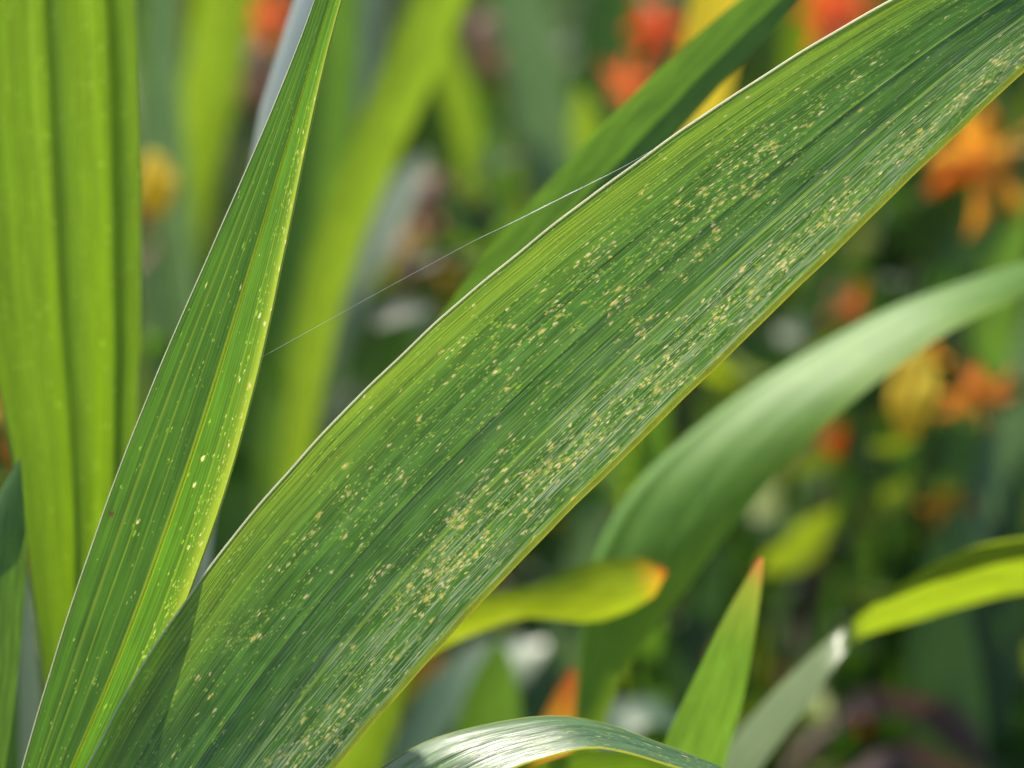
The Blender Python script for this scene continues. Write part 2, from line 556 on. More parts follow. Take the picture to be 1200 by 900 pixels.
M['orangetip'] = leaf_mat('leaf_orangetip', (0.30, 0.28, 0.02), (0.5, 0.42, 0.03), (0.85, 0.7, 0.03), tfac=0.45, bump=0.0,
                          tip=[(0.45, 0.8, (0.75, 0.30, 0.02)), (0.8, 1.0, (0.5, 0.10, 0.02))])
M['curved'] = leaf_mat('leaf_curved', (0.085, 0.22, 0.022), (0.15, 0.31, 0.04), (0.45, 0.72, 0.03), tfac=0.34, bump=0.0, rough=0.56, spec=0.38,
                       yellow=[(0.0, 0.0), (0.7, 0.0), (0.9, 0.5), (1.0, 0.7)])
M['twist'] = leaf_mat('leaf_twisted', (0.09, 0.15, 0.04), (0.15, 0.22, 0.05), (0.38, 0.52, 0.015), tfac=0.45, bump=0.0, rough=0.42, spec=1.0)
M['bend'] = leaf_mat('leaf_arching', (0.035, 0.10, 0.03), (0.09, 0.19, 0.055), (0.34, 0.62, 0.02), tfac=0.35, rough=0.30, spec=0.8, hw=14,
                     bump=0.16, damage=True)
M['dead'] = leaf_mat('leaf_dead', (0.10, 0.065, 0.058), (0.24, 0.165, 0.15), (0.16, 0.08, 0.06), tfac=0.25, bump=0.4, rough=0.7, spec=0.2)
MARG_W = soft_mat('margin_hyaline', (0.86, 0.84, 0.66), (0.97, 0.95, 0.75), 0.6, 0.35, 0.5, 0.12)
MARG_Y = soft_mat('margin_yellow', (0.42, 0.44, 0.12), (0.95, 0.95, 0.25), 0.66, 0.4, 0.5, 0.25, 300)
MARG_G = soft_mat('margin_green', (0.34, 0.40, 0.12), (0.7, 0.8, 0.1), 0.4, 0.4, 0.5, 0.2)
RIB = soft_mat('midrib_green', (0.45, 0.55, 0.06), (0.90, 0.98, 0.08), 0.68, 0.4, 0.5, 0.15)


# ------------------------------------------------------------------ the large injured leaf in focus
def blobs(items, bg=0.0):
    """sum of soft patches in photo pixels: (x, y, along, across, amount), laid along the blade"""
    def fn(px, U):
        x, y = px[:, 0], px[:, 1]
        v = np.full(len(x), bg) if not callable(bg) else bg(px, U)
        for (cx, cy, sl, sa, am) in items:
            th = math.atan2(-0.78, 0.74) if cx < 700 else math.atan2(-0.62, 0.78)
            dx, dy = x - cx, y - cy
            a = dx * math.cos(th) + dy * math.sin(th)
            b = -dx * math.sin(th) + dy * math.cos(th)
            v = np.maximum(v, 1.0 * am * np.exp(-(a / sl)**2 - (b / sa)**2))
        return v
    return fn


tan_marks = [(880, 192, 55, 28, .55), (815, 245, 40, 25, .5), (785, 285, 35, 14, .5), (697, 302, 25, 14, .6), (755, 380, 30, 10, .75),
             (735, 350, 22, 8, .6), (652, 362, 14, 8, .7), (640, 458, 12, 8, .8), (655, 540, 45, 16, .85), (600, 520, 26, 9, .6),
             (570, 560, 24, 12, .5), (530, 615, 55, 16, .8), (520, 665, 60, 22, .85), (490, 695, 40, 16, .7), (440, 680, 9, 7, .9),
             (410, 575, 18, 10, .5), (365, 630, 14, 8, .7), (328, 660, 14, 8, .6), (385, 860, 50, 20, .75), (350, 885, 30, 16, .6),
             (780, 430, 60, 14, .75), (835, 372, 45, 16, .7), (760, 470, 60, 12, .7), (700, 510, 50, 12, .7), (885, 342, 50, 14, .65),
             (960, 262, 60, 14, .7), (1000, 250, 50, 10, .6), (1085, 160, 60, 10, .8), (1140, 105, 60, 9, .8), (1185, 62, 50, 8, .7),
             (920, 300, 60, 10, .6), (1010, 85, 30, 8, .4), (940, 150, 40, 8, .4), (820, 300, 40, 12, .4), (410, 620, 20, 8, .3),
             (470, 560, 40, 12, .3), (300, 740, 40, 20, .18), (620, 400, 80, 30, .18), (620, 560, 20, 6, .8), (533, 408, 7, 6, 1.0),
             (440, 760, 60, 14, .3), (560, 640, 50, 14, .5)]
stip_marks = [(880, 200, 150, 60, .75), (720, 320, 180, 60, .7), (560, 440, 180, 50, .7), (420, 580, 150, 50, .65), (300, 720, 120, 50, .55),
              (560, 620, 300, 40, .8), (780, 440, 300, 34, .85), (1000, 240, 300, 30, .9), (420, 800, 150, 40, .8), (1000, 90, 150, 30, .6)]
A_ROWS = [(102.5, 899.1, 299.1, 999.6), (138.9, 827.8, 348.2, 944.1), (183.1, 754.4, 397.7, 886.6), (234.0, 680.6, 448.9, 827.3), (297.5, 599.4, 509.1, 759.3), (397.7, 487.7, 602.5, 659.2), (466.3, 420.0, 667.1, 593.3), (536.5, 356.2, 734.2, 526.7), (605.7, 297.8, 800.8, 461.8), (685.9, 234.7, 878.0, 387.1), (799.4, 152.5, 984.7, 283.5), (935.1, 63.6, 1105.7, 166.1), (1045.7, -0.7, 1198.6, 79.4), (1161.5, -58.6, 1293.0, 0.8), (1268.9, -101.7, 1381.4, -57.9)]
A_TILT = [.0062, .0058, .0053, .0047, .0042, .0036, .0033] + [.003] * 8       # the blade rolls skywards towards its base
A_ROWS = [(a, b, 0.5 + t, c, d, 0.5 - t) for (a, b, c, d), t in zip(A_ROWS, A_TILT)]
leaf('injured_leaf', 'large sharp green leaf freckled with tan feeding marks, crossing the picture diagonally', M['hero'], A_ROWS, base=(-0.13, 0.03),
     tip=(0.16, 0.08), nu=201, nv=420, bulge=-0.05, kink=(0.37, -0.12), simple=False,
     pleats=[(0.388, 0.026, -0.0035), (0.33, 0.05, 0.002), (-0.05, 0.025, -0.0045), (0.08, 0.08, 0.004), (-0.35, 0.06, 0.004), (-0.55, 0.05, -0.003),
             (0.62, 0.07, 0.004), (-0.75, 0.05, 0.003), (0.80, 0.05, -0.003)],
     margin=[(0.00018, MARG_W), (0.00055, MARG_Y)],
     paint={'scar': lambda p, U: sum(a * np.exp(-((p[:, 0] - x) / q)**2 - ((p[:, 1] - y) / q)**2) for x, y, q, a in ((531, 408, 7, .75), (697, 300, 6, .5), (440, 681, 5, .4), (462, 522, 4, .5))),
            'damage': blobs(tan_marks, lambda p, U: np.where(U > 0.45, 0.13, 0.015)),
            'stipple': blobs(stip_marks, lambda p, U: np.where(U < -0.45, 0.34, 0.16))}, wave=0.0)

# ------------------------------------------------------------------ the upright ribbed leaf
B_ROWS = [(25.8, 900.5, 115.6, 920.2), (55.6, 798.8, 168.7, 818.7), (89.9, 690.0, 217.3, 708.4), (120.6, 601.2, 250.9, 617.2), (148.6, 526.7, 275.2, 539.9), (176.5, 457.0, 295.0, 467.2), (214.0, 368.3, 317.0, 374.7), (245.2, 297.3, 332.7, 300.7), (288.7, 198.6, 353.4, 199.1), (317.7, 131.0, 367.9, 130.7), (335.3, 88.0, 377.6, 87.9), (365.2, 9.0, 397.6, 10.9), (378.9, -31.6, 409.2, -27.7)]
B_RD = [.5074, .5066, .5060, .5051, .5044, .5038, .5032, .5028, .5024, .5020, .5017, .5014, .5012]
B_ROWS = [(a, b, 0.5016 + 0.0075 * ((12 - i) / 12)**2, c, d, B_RD[i]) for i, (a, b, c, d) in enumerate(B_ROWS)]


def b_damage(px, U):
    x, y = px[:, 0], px[:, 1]
    v = np.where((U > 0.66), 0.07, 0.002)
    return v * (y > 120)


def b_stip(px, U):
    return np.where(U > 0.6, 0.5, np.where(np.abs(U + 0.05) < 0.15, 0.16, 0.04))


def b_scar(px, U):
    return 0.66 * np.exp(-((px[:, 0] - 130) / 8)**2 - ((px[:, 1] - 603) / 16)**2)


leaf('ribbed_leaf', 'narrow upright ribbed leaf with yellow midrib, in front of the broad leaf', M['second'], B_ROWS, base=(-0.105, 0.05),
     tip=(0.012, 0.0), nu=81, nv=320, bulge=0.05, fold=0.15, fold_u=0.22, simple=False,
     pleats=[(-0.38, 0.04, 0.006), (0.62, 0.06, 0.006), (-0.70, 0.10, -0.012)],
     margin=[(0.00010, MARG_W), (0.00018, MARG_G)], rib=[(0.215, 0.00022, RIB, -0.00008)],
     paint={'damage': b_damage, 'stipple': b_stip, 'scar': b_scar})

# ------------------------------------------------------------------ arching leaf at the bottom
K_ROWS = [(360, 985, 460, 1030), (405, 935, 505, 970), (447, 900, 545, 932), (500, 870, 590, 905), (575, 849, 640, 887), (662, 840, 700, 876), (711, 849, 735, 882),
          (764, 868, 785, 897), (832, 894, 842, 915), (900, 930, 905, 948), (960, 970, 962, 985)]
K_ROWS = [(a, b, 0.510, c, d, 0.490) for a, b, c, d in K_ROWS]
leaf('arching_leaf', 'glossy arching leaf cut off by the bottom edge below the large injured leaf', M['bend'], K_ROWS, base=(-0.06, 0.03), tip=(0.1, 0.06),
     nu=61, nv=240, bulge=0.10, simple=False, pleats=[(0.0, 0.08, -0.06), (-0.5, 0.07, -0.03), (0.5, 0.07, -0.03), (0.25, 0.08, 0.03)],
     margin=[(0.00018, MARG_G), (0.00020, MARG_Y)],
     paint={'damage': lambda p, U: np.where(U > 0.3, 0.10, 0.01), 'stipple': lambda p, U: np.where(U > 0.0, 0.35, 0.08)})
leaf('low_leaf', 'bright green blade just beneath the arching leaf at the bottom edge', M['broad'],
     rows_from_centre([(560, 990, 60, .53), (620, 935, 62, .53), (700, 905, 55, .53), (770, 912, 45, .53), (840, 960, 30, .53)]), base=(-0.03, 0.06), tip=(.05, .05),
     nu=15, nv=60, bulge=0.1)

# ------------------------------------------------------------------ broad leaf at the far left
C_ROWS = [(62, 840, 110, 850, ), (50, 770, 126, 775), (38, 690, 140, 695), (26, 600, 152, 605), (8, 500, 160, 505), (-12, 400, 165, 400), (-26, 280, 165, 280),
          (-38, 150, 164, 150), (-46, 20, 160, 20), (-44, -60, 152, -60)]
C_ROWS = [(a, b, 0.572, c, d, 0.567) for a, b, c, d in C_ROWS]
leaf('broad_leaf', 'broad backlit green leaf with dark pleats standing along the left edge', M['broad'], C_ROWS, base=(-0.10, 0.10), tip=(0.05, 0.0), nu=61, nv=120,
     bulge=0.04, simple=False, pleats=[(-0.06, 0.10, -0.08), (0.60, 0.14, -0.13), (0.25, 0.15, 0.03), (-0.6, 0.2, 0.04)],
     margin=[(0.0002, MARG_G), (0.0002, MARG_G)],
     paint={'damage': lambda p, U: np.zeros(len(U)), 'stipple': lambda p, U: np.full(len(U), 0.10)})

# ------------------------------------------------------------------ soft leaves around the focus plane
F_ROWS = [(662, 950, .627, 682, 960, .627), (672, 860, .627, 702, 865, .625), (677, 780, .629, 738, 780, .624), (684, 700, .631, 795, 703, .623), (706, 630, .634, 853, 625, .622),
          (745, 568, .636, 905, 560, .622), (800, 515, .638, 958, 508, .622), (870, 460, .640, 1010, 462, .623), (950, 410, .642, 1068, 418, .626),
          (1040, 362, .642, 1128, 380, .629), (1120, 332, .642, 1180, 356, .634), (1200, 308, .643, 1235, 332, .638), (1290, 295, .644, 1310, 318, .640)]
leaf('curved_leaf', 'blurred wide leaf with pale shiny top, curving in from the right edge', M['curved'], F_ROWS, base=(0.03, 0.16), tip=(0.08, 0.05), nu=31, nv=110,
     bulge=0.10, pleats=[(0.15, 0.12, -0.010), (-0.8, 0.14, 0.05)])
G_ROWS = [(815, 960, .628, 850, 975, .616), (840, 895, .630, 885, 910, .618), (862, 862, .632, 912, 872, .619), (930, 786, .633, 962, 806, .620), (975, 745, .633, 990, 765, .622),
          (1003, 724, .63, 1008, 748, .635), (1030, 703, .62, 1035, 738, .64), (1072, 673, .615, 1075, 727, .645), (1134, 643, .61, 1139, 708, .645), (1200, 629, .61, 1200, 694, .645),
          (1290, 630, .61, 1285, 690, .64)]
leaf('twisted_leaf', 'twisting leaf, silvery then yellow-green, in the lower right corner', M['twist'], G_ROWS, base=(0.09, 0.15), tip=(0.08, 0.03), nu=21, nv=110,
     bulge=0.05)
H_ROWS = [(735, 960, .566, 832, 965, .578), (765, 900, .566, 848, 900, .578), (792, 840, .566, 864, 845, .577), (821, 780, .566, 878, 785, .576), (853, 715, .567, 888, 720, .574),
          (877, 674, .569, 893, 678, .572), (889, 653, .570, 894, 654, .570)]
leaf('pointed_leaf', 'short upright pointed leaf with a reddish tip at bottom right', M['redtip'], H_ROWS, base=(0.07, 0.1), nu=21, nv=80, bulge=0.10, tipsoft=0.10)
E_ROWS = rows_from_centre([(520, 420, 60, .575, 10), (600, 310, 66, .575, 10), (680, 225, 72, .575, 10), (752, 150, 70, .575, 10), (830, 70, 62, .575, 10), (905, 0, 50, .575, 10), (985, -80, 38, .575, 10)])
leaf('slanting_leaf', 'blurred slanting green leaf behind the top edge of the large injured leaf', M['green'], E_ROWS, base=(-0.03, 0.1), tip=(0.05, 0.01), nu=21, nv=90,
     bulge=-0.12, pleats=[(0.2, 0.1, -0.05)])
I_ROWS = rows_from_centre([(430, 800, 30, .622), (500, 745, 42, .62), (560, 718, 44, .618), (610, 706, 36, .616), (645, 702, 48, .613), (690, 695, 70, .61), (735, 684, 62, .609), (765, 674, 40, .608), (780, 668, 6, .608)])
leaf('yellowing_leaf', 'short yellow leaf with an orange tip, right of the large leaf', M['yellowgreen'], I_ROWS, base=(-0.06, 0.12), nu=15, nv=90, bulge=0.15, tipsoft=0.04)
leaf('tipped_leaf', 'small yellow leaf with an orange-brown tip above the arching leaf', M['orangetip'],
     rows_from_centre([(640, 980, 60, .66), (650, 900, 56, .66), (658, 850, 48, .66), (665, 815, 30, .66), (670, 795, 14, .66), (672, 782, 3, .66)]), base=(0.02, 0.2), nu=11, nv=60,
     bulge=0.1, tipsoft=0.2)
leaf('edge_leaf', 'grey-green leaf ending in a brown point at the left edge', M['green'],
     [(-70, 900, .545, 5, 905, .54), (-60, 800, .545, 20, 805, .54), (-45, 720, .545, 28, 715, .54), (-30, 650, .545, 31, 640, .54), (-8, 590, .545, 28, 585, .54), (12, 555, .545, 25, 553, .54), (22, 538, .543, 24, 538, .542)],
     base=(-0.12, 0.05), nu=15, nv=60, bulge=0.1)
leaf('slim_leaf', 'slim pale leaf tip behind the ribbed leaf in the lower left', M['pale'],
     rows_from_centre([(40, 960, 30, .60, 20), (38, 880, 30, .60, 20), (34, 780, 24, .60, 20), (31, 710, 14, .60, 20), (29, 668, 3, .60, 20)]), base=(-0.11, 0.12), nu=9, nv=40, bulge=0.1)
leaf('shaded_leaf', 'deep green leaf in the bottom left corner', M['dark'],
     rows_from_centre([(-10, 1000, 90, .62), (5, 900, 90, .62), (10, 820, 70, .62), (10, 740, 40, .62), (8, 690, 8, .62)]), base=(-0.14, 0.14), nu=9, nv=40, bulge=0.1)
leaf('shining_leaf', 'whitish shiny leaf right behind the upper ribbed leaf', M['white'],
     rows_from_centre([(285, 320, 24, .59, 45), (303, 215, 28, .588, 50), (323, 120, 32, .585, 55), (348, 40, 30, .582, 55), (372, -40, 28, .58, 55)]), base=(-0.09, 0.12), tip=(.03, 0), nu=9, nv=50, bulge=0.1)

# ------------------------------------------------------------------ blurred leaves further back
BACK = [
    ('lime', 'bright lime leaf between the broad leaf and the ribbed leaf', (-.09, .30), [(185, 560, 34, .86), (195, 400, 46, .86), (212, 260, 58, .86), (236, 150, 66, .86), (256, 60, 66, .86), (268, -40, 66, .86)]),
    ('teal', 'blue-green blurred leaf beside the broad leaf', (-.11, .36), [(215, 560, 70, .84), (205, 400, 70, .84), (198, 280, 60, .84), (192, 170, 50, .84), (190, 80, 44, .84), (192, -40, 40, .84)]),
    ('lime', 'long lime-yellow leaf leaning right of the ribbed leaf', (-.07, .30), [(335, 640, 30, .76), (346, 530, 36, .76), (362, 420, 46, .76), (390, 300, 56, .76), (436, 180, 60, .76), (485, 70, 62, .76), (530, -40, 60, .76)]),
    ('green', 'mid-green blurred leaf directly behind the ribbed leaf', (-.08, .36), [(240, 700, 90, .84), (285, 560, 95, .84), (320, 420, 95, .84), (350, 280, 90, .84), (375, 150, 80, .84), (395, -30, 60, .84)]),
    ('pale', 'pale grey leaf at the top beside the lime-yellow leaf', (-.08, .55), [(400, 260, 34, 1.0, 30), (415, 130, 44, 1.0, 30), (425, 40, 46, 1.0, 30), (432, -40, 40, 1.0, 30)]),
    ('teal', 'wide blue-green leaf at the top, left of the red flowers', (.03, .50), [(670, 420, 50, .96), (662, 280, 60, .96), (645, 170, 66, .96), (622, 70, 66, .96), (602, -40, 60, .96)]),
    ('pale', 'pale grey bent leaf above the spider thread', (-.04, .42), [(405, 400, 12, .86, 35), (418, 330, 32, .86, 40), (445, 265, 50, .86, 45), (475, 215, 34, .86, 50), (500, 180, 6, .86, 50)]),
    ('gold', 'yellow-orange leaf behind the slanting leaf', (.07, .25), [(790, 260, 44, .72), (805, 170, 58, .72), (825, 90, 66, .72), (838, 20, 66, .72), (845, -50, 55, .72)]),
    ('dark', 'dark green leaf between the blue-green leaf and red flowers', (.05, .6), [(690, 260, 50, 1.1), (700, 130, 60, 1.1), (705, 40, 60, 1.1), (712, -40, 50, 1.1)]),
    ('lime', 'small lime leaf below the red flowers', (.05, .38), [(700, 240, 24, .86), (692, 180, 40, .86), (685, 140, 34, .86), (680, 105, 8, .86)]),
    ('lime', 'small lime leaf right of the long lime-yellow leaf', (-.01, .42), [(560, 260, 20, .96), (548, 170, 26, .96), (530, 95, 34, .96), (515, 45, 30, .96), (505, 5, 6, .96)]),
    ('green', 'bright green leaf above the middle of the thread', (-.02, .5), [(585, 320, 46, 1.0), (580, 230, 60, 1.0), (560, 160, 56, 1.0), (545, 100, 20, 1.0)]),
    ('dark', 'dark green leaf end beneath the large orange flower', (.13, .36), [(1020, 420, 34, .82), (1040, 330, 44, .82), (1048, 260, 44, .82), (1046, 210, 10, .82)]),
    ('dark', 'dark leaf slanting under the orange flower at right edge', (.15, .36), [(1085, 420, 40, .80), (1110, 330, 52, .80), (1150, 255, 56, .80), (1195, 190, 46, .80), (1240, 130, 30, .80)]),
    ('green', 'mid-green leaf below the curved leaf at right edge', (.15, .28), [(1120, 560, 40, .80), (1140, 460, 60, .80), (1158, 380, 66, .80), (1180, 290, 50, .80), (1205, 210, 20, .80)]),
    ('teal', 'grey-green upright leaf at the right edge below the flowers', (.16, .32), [(1110, 820, 56, .80), (1140, 680, 60, .80), (1165, 570, 60, .80), (1200, 450, 56, .80), (1240, 330, 40, .80)]),
    ('dark', 'upright green leaf behind the twisted leaf', (.13, .36), [(1040, 860, 50, .84), (1055, 720, 56, .84), (1065, 600, 56, .84), (1080, 500, 46, .84), (1090, 400, 20, .84)]),
    ('dark', 'dark upright leaf left of the twisted leaf', (.10, .42), [(985, 900, 50, .92), (985, 740, 56, .92), (990, 600, 56, .92), (1000, 480, 50, .92), (1010, 380, 20, .92)]),
    ('teal', 'dim blue-green leaf right of the curved leaf', (.08, .45), [(925, 860, 60, .98), (930, 700, 66, .98), (940, 580, 60, .98), (960, 460, 30, .98)]),
    ('dark', 'wide green leaf under the twisted leaf', (.14, .30), [(1120, 960, 80, .76), (1110, 850, 90, .76), (1105, 750, 86, .76), (1110, 660, 60, .76), (1120, 590, 10, .76)]),
    ('dark', 'green leaf standing at the lower right edge', (.17, .30), [(1190, 960, 56, .80), (1180, 850, 60, .80), (1175, 750, 60, .80), (1185, 640, 50, .80), (1200, 540, 20, .80)]),
    ('teal', 'blue-grey leaf patch beneath the large leaf at bottom', (-.02, .26), [(470, 900, 46, .74, 40), (510, 830, 52, .74, 40), (560, 775, 46, .74, 50), (615, 750, 20, .74, 50)]),
    ('pale', 'small whitish leaf above the arching leaf', (.01, .30), [(560, 860, 30, .80, 40), (580, 810, 46, .80, 45), (608, 775, 40, .80, 50), (640, 755, 8, .80, 50)]),
    ('green', 'bright green leaf just above the arching leaf', (-.01, .22), [(560, 940, 70, .70), (570, 860, 76, .70), (580, 800, 56, .70), (585, 750, 10, .70)]),
    ('lime', 'lime leaf along the lower edge of the large leaf', (-.04, .18), [(390, 980, 66, .66), (420, 880, 66, .66), (450, 800, 50, .66), (480, 730, 16, .66)]),
    ('teal', 'blue-green leaf behind the orange-brown leaf tip', (.03, .34), [(640, 900, 70, .84), (660, 790, 80, .84), (670, 720, 70, .84), (690, 640, 40, .84)]),
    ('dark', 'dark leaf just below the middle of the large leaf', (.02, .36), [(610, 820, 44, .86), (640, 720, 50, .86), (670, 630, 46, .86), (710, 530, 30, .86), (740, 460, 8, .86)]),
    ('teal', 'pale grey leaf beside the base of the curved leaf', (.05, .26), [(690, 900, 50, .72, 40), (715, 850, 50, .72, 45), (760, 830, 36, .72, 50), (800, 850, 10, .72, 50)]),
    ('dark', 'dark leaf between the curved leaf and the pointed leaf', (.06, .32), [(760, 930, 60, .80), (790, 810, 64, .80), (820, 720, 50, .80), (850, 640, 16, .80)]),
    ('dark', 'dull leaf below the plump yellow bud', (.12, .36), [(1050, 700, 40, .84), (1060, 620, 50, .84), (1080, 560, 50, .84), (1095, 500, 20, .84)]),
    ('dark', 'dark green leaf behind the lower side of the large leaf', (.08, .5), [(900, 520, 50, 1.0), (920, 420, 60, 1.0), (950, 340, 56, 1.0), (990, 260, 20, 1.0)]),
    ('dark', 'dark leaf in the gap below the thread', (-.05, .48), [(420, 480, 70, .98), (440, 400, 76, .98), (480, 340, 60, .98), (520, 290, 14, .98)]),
]
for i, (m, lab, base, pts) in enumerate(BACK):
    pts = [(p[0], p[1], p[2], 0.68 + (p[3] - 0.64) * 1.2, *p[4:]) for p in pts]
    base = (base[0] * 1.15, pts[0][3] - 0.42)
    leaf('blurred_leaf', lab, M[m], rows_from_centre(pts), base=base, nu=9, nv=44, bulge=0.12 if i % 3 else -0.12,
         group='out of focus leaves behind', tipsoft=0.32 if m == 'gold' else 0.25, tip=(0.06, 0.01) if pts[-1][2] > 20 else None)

# ------------------------------------------------------------------ flowers
PET = {'red': soft_mat('petal_red', (0.62, 0.045, 0.02), (0.9, 0.10, 0.03), 0.45),
       'orange': soft_mat('petal_orange', (0.86, 0.26, 0.015), (1.0, 0.42, 0.03), 0.45),
       'yellow': soft_mat('petal_yellow', (0.80, 0.60, 0.07), (0.95, 0.80, 0.12), 0.45),
       'scarlet': soft_mat('petal_scarlet', (0.60, 0.10, 0.035), (0.85, 0.18, 0.05), 0.45),
       'pink': soft_mat('petal_withered', (0.42, 0.24, 0.17), (0.5, 0.28, 0.18), 0.3),
       'rust': soft_mat('petal_rust', (0.40, 0.13, 0.03), (0.6, 0.2, 0.03), 0.35)}
STALK = soft_mat('stalk_green', (0.08, 0.14, 0.03), None, rough=0.5)
STAM = soft_mat('stamen', (0.75, 0.45, 0.05), None)


def frame(d):
    d = unit(np.asarray(d, float))
    a = unit(np.cross(d, [0.2, 0.3, 0.93]))
    return d, a, np.cross(d, a)


def flower(name, label, px, py, d, size, facing, colour, throat=None, open_=1.0, base=None, npet=6, group='blurred flowers'):
    """funnel flower: tube, six pointed petals, three stamens, thin stalk to the soil"""
    k = (0.68 + (d - 0.64) * 1.2) / d
    d, size = d * k + 0.04, size * k * 1.0
    c = P(px, py, d)
    ax, a, b = frame(facing)
    root = root_at(name, c - ax * size * 0.6)
    # tube
    s = np.linspace(0, 1, 8)
    path = c - ax * size * 0.6 * (1 - s[:, None]) + np.array([0, 0, -1.0]) * size * 0.1 * ((1 - s)[:, None])**2
    v, f = tube(path, size * (0.05 + 0.10 * s**1.5), 10)
    mesh_obj('flower_tube', v, f, PET[throat or colour], root)
    nu, nv = 7, 12
    for k in range(npet):
        th = 2 * math.pi * k / npet + 0.3
        rd = a * math.cos(th) + b * math.sin(th)
        tn = np.cross(ax, rd)
        V = []
        inner = 1.0 if k % 2 else 0.85
        for t in np.linspace(0, 1, nv):
            r = size * (0.13 + open_ * 0.80 * t**1.1 * inner)
            z = size * (0.02 + (0.75 - 0.45 * open_) * t - 0.35 * open_ * t**3)
            wd = size * 0.17 * inner * (math.sin(math.pi * min(1, t * 0.86 + 0.12))**0.8) * (1 if t < 1 else 0.1)
            for u in np.linspace(-1, 1, nu):
                V.append(c + rd * r + ax * (z + size * 0.06 * (u * u)) + tn * wd * u)
        mesh_obj('petal', V, grid_faces(nv, nu), PET[colour], root)
    for k in range(3):
        th = 2 * math.pi * k / 3
        rd = a * math.cos(th) + b * math.sin(th)
        pts = [c + ax * size * (t * 0.85) + rd * size * 0.16 * t * t for t in np.linspace(0, 1, 6)]
        v, f = tube(pts, size * 0.014 * np.array([1, 1, 1, 1, 2.4, 1.6]), 6)
        mesh_obj('stamen', v, f, STAM, root)
    bx, by = base if base else (c[0] + 0.03, c[1] + 0.05)
    p0 = path[0]
    b0 = np.array([bx, by, -0.005])
    pts = [(1 - t)**3 * p0 + 3 * (1 - t)**2 * t * (p0 - ax * 0.04 + np.array([0, 0.01, -0.01])) + 3 * (1 - t) * t * t * (b0 + [0, 0, 0.3]) + t**3 * b0 for t in np.linspace(0, 1, 24)]
    v, f = tube(pts, np.linspace(0.0008, 0.0018, 24), 7)
    mesh_obj('stalk', v, f, STALK, root)
    return tag(root, label, 'flower', group)


def bud(name, label, px, py, d, length, wid, direction, colour, base=None, cat='bud'):
    """closed or withered bloom: a wrapped spindle of five lapping petals on a stalk"""
    k = (0.68 + (d - 0.64) * 1.2) / d
    d, length, wid, base = d * k, length * k, wid * k, None
    c = P(px, py, d)
    ax, a, b = frame(direction)
    root = root_at(name, c - ax * length * 0.5)
    for k in range(5):
        th = 2 * math.pi * k / 5
        V = []
        for t in np.linspace(0, 1, 10):
            r = wid * 0.5 * (math.sin(math.pi * (0.08 + 0.86 * t))**0.7) * (1 + 0.12 * math.sin(5 * t + k * 2))
            for u in np.linspace(-1, 1, 6):
                g_ = th + u * 0.85 + t * 0.6
                V.append(c + ax * length * (t - 0.5) + (a * math.cos(g_) + b * math.sin(g_)) * r * (1 + 0.06 * u))
        mesh_obj('petal', V, grid_faces(10, 6), PET[colour], root)
    p0 = c - ax * length * 0.5
    bx, by = base if base else (c[0] + 0.02, c[1] + 0.06)
    b0 = np.array([bx, by, -0.005])
    pts = [(1 - t)**3 * p0 + 3 * (1 - t)**2 * t * (p0 - ax * 0.03) + 3 * (1 - t) * t * t * (b0 + [0, 0, 0.3]) + t**3 * b0 for t in np.linspace(0, 1, 20)]
    v, f = tube(pts, np.linspace(0.0008, 0.0016, 20), 7)
    mesh_obj('stalk', v, f, STALK, root)
    return tag(root, label, cat, 'blurred buds and withered blooms')


flower('red_flower', 'red flower at the top, left of the ribbed leaf tip', 318, 20, .92, .016, (-.3, -.8, -.3), 'scarlet')
flower('red_flower', 'round red flower left of the yellow-orange leaf', 766, 34, .88, .013, (.2, -.9, .2), 'red')
flower('coral_flower', 'orange-red flower directly under the round red flower', 742, 98, .84, .014, (-.5, -.6, -.4), 'scarlet', 'orange')
flower('red_flower', 'red flower above the large leaf at the top right', 975, 12, .90, .017, (.1, -.9, .0), 'red')
flower('orange_flower', 'large bright orange flower at the right edge above the curved leaf', 1140, 190, .76, .027, (.62, -.6, .45), 'orange')
flower('red_flower', 'orange-red flower behind the upper edge of the curved leaf', 1000, 366, .84, .012, (-.4, -.7, .2), 'scarlet')
flower('rust_flower', 'rusty orange flower near the right edge below the curved leaf', 1140, 455, .74, .016, (.2, -.6, -.6), 'rust', 'orange')
flower('rust_flower', 'small orange flower above the twisted leaf', 1108, 590, .76, .010, (-.2, -.8, -.3), 'orange')
flower('orange_flower', 'orange flower with a hanging yellow bud under the curved leaf', 1085, 415, .76, .011, (-.2, -.6, -.6), 'orange')
bud('yellow_bud', 'plump yellow bud hanging below the curved leaf', 1070, 460, .74, .024, .012, (-.12, -.2, -.95), 'yellow', base=(.13, .3))
bud('yellow_bud', 'yellow bud between the broad leaf and the lime leaf', 182, 216, .77, .017, .010, (0, -.1, .98), 'yellow')
bud('withered_bloom', 'withered beige bloom below the red flower left of the ribbed leaf', 300, 95, .92, .024, .014, (.1, -.2, -.95), 'pink', cat='withered bloom')
bud('withered_bloom', 'brownish withered bloom above the spider thread', 512, 245, .92, .024, .016, (.3, -.2, -.9), 'pink', cat='withered bloom')
bud('withered_bloom', 'lower withered bloom touching the spider thread', 492, 305, .94, .026, .016, (-.3, -.2, -.9), 'pink', cat='withered bloom')
bud('withered_bloom', 'withered bloom at the top beside the blue-green leaf', 578, 60, .98, .026, .016, (.3, -.2, -.9), 'pink', cat='withered bloom')
bud('withered_bloom', 'small pinkish withered bloom right of the ribbed leaf', 398, 142, .90, .014, .010, (.1, -.2, -.9), 'pink', cat='withered bloom')

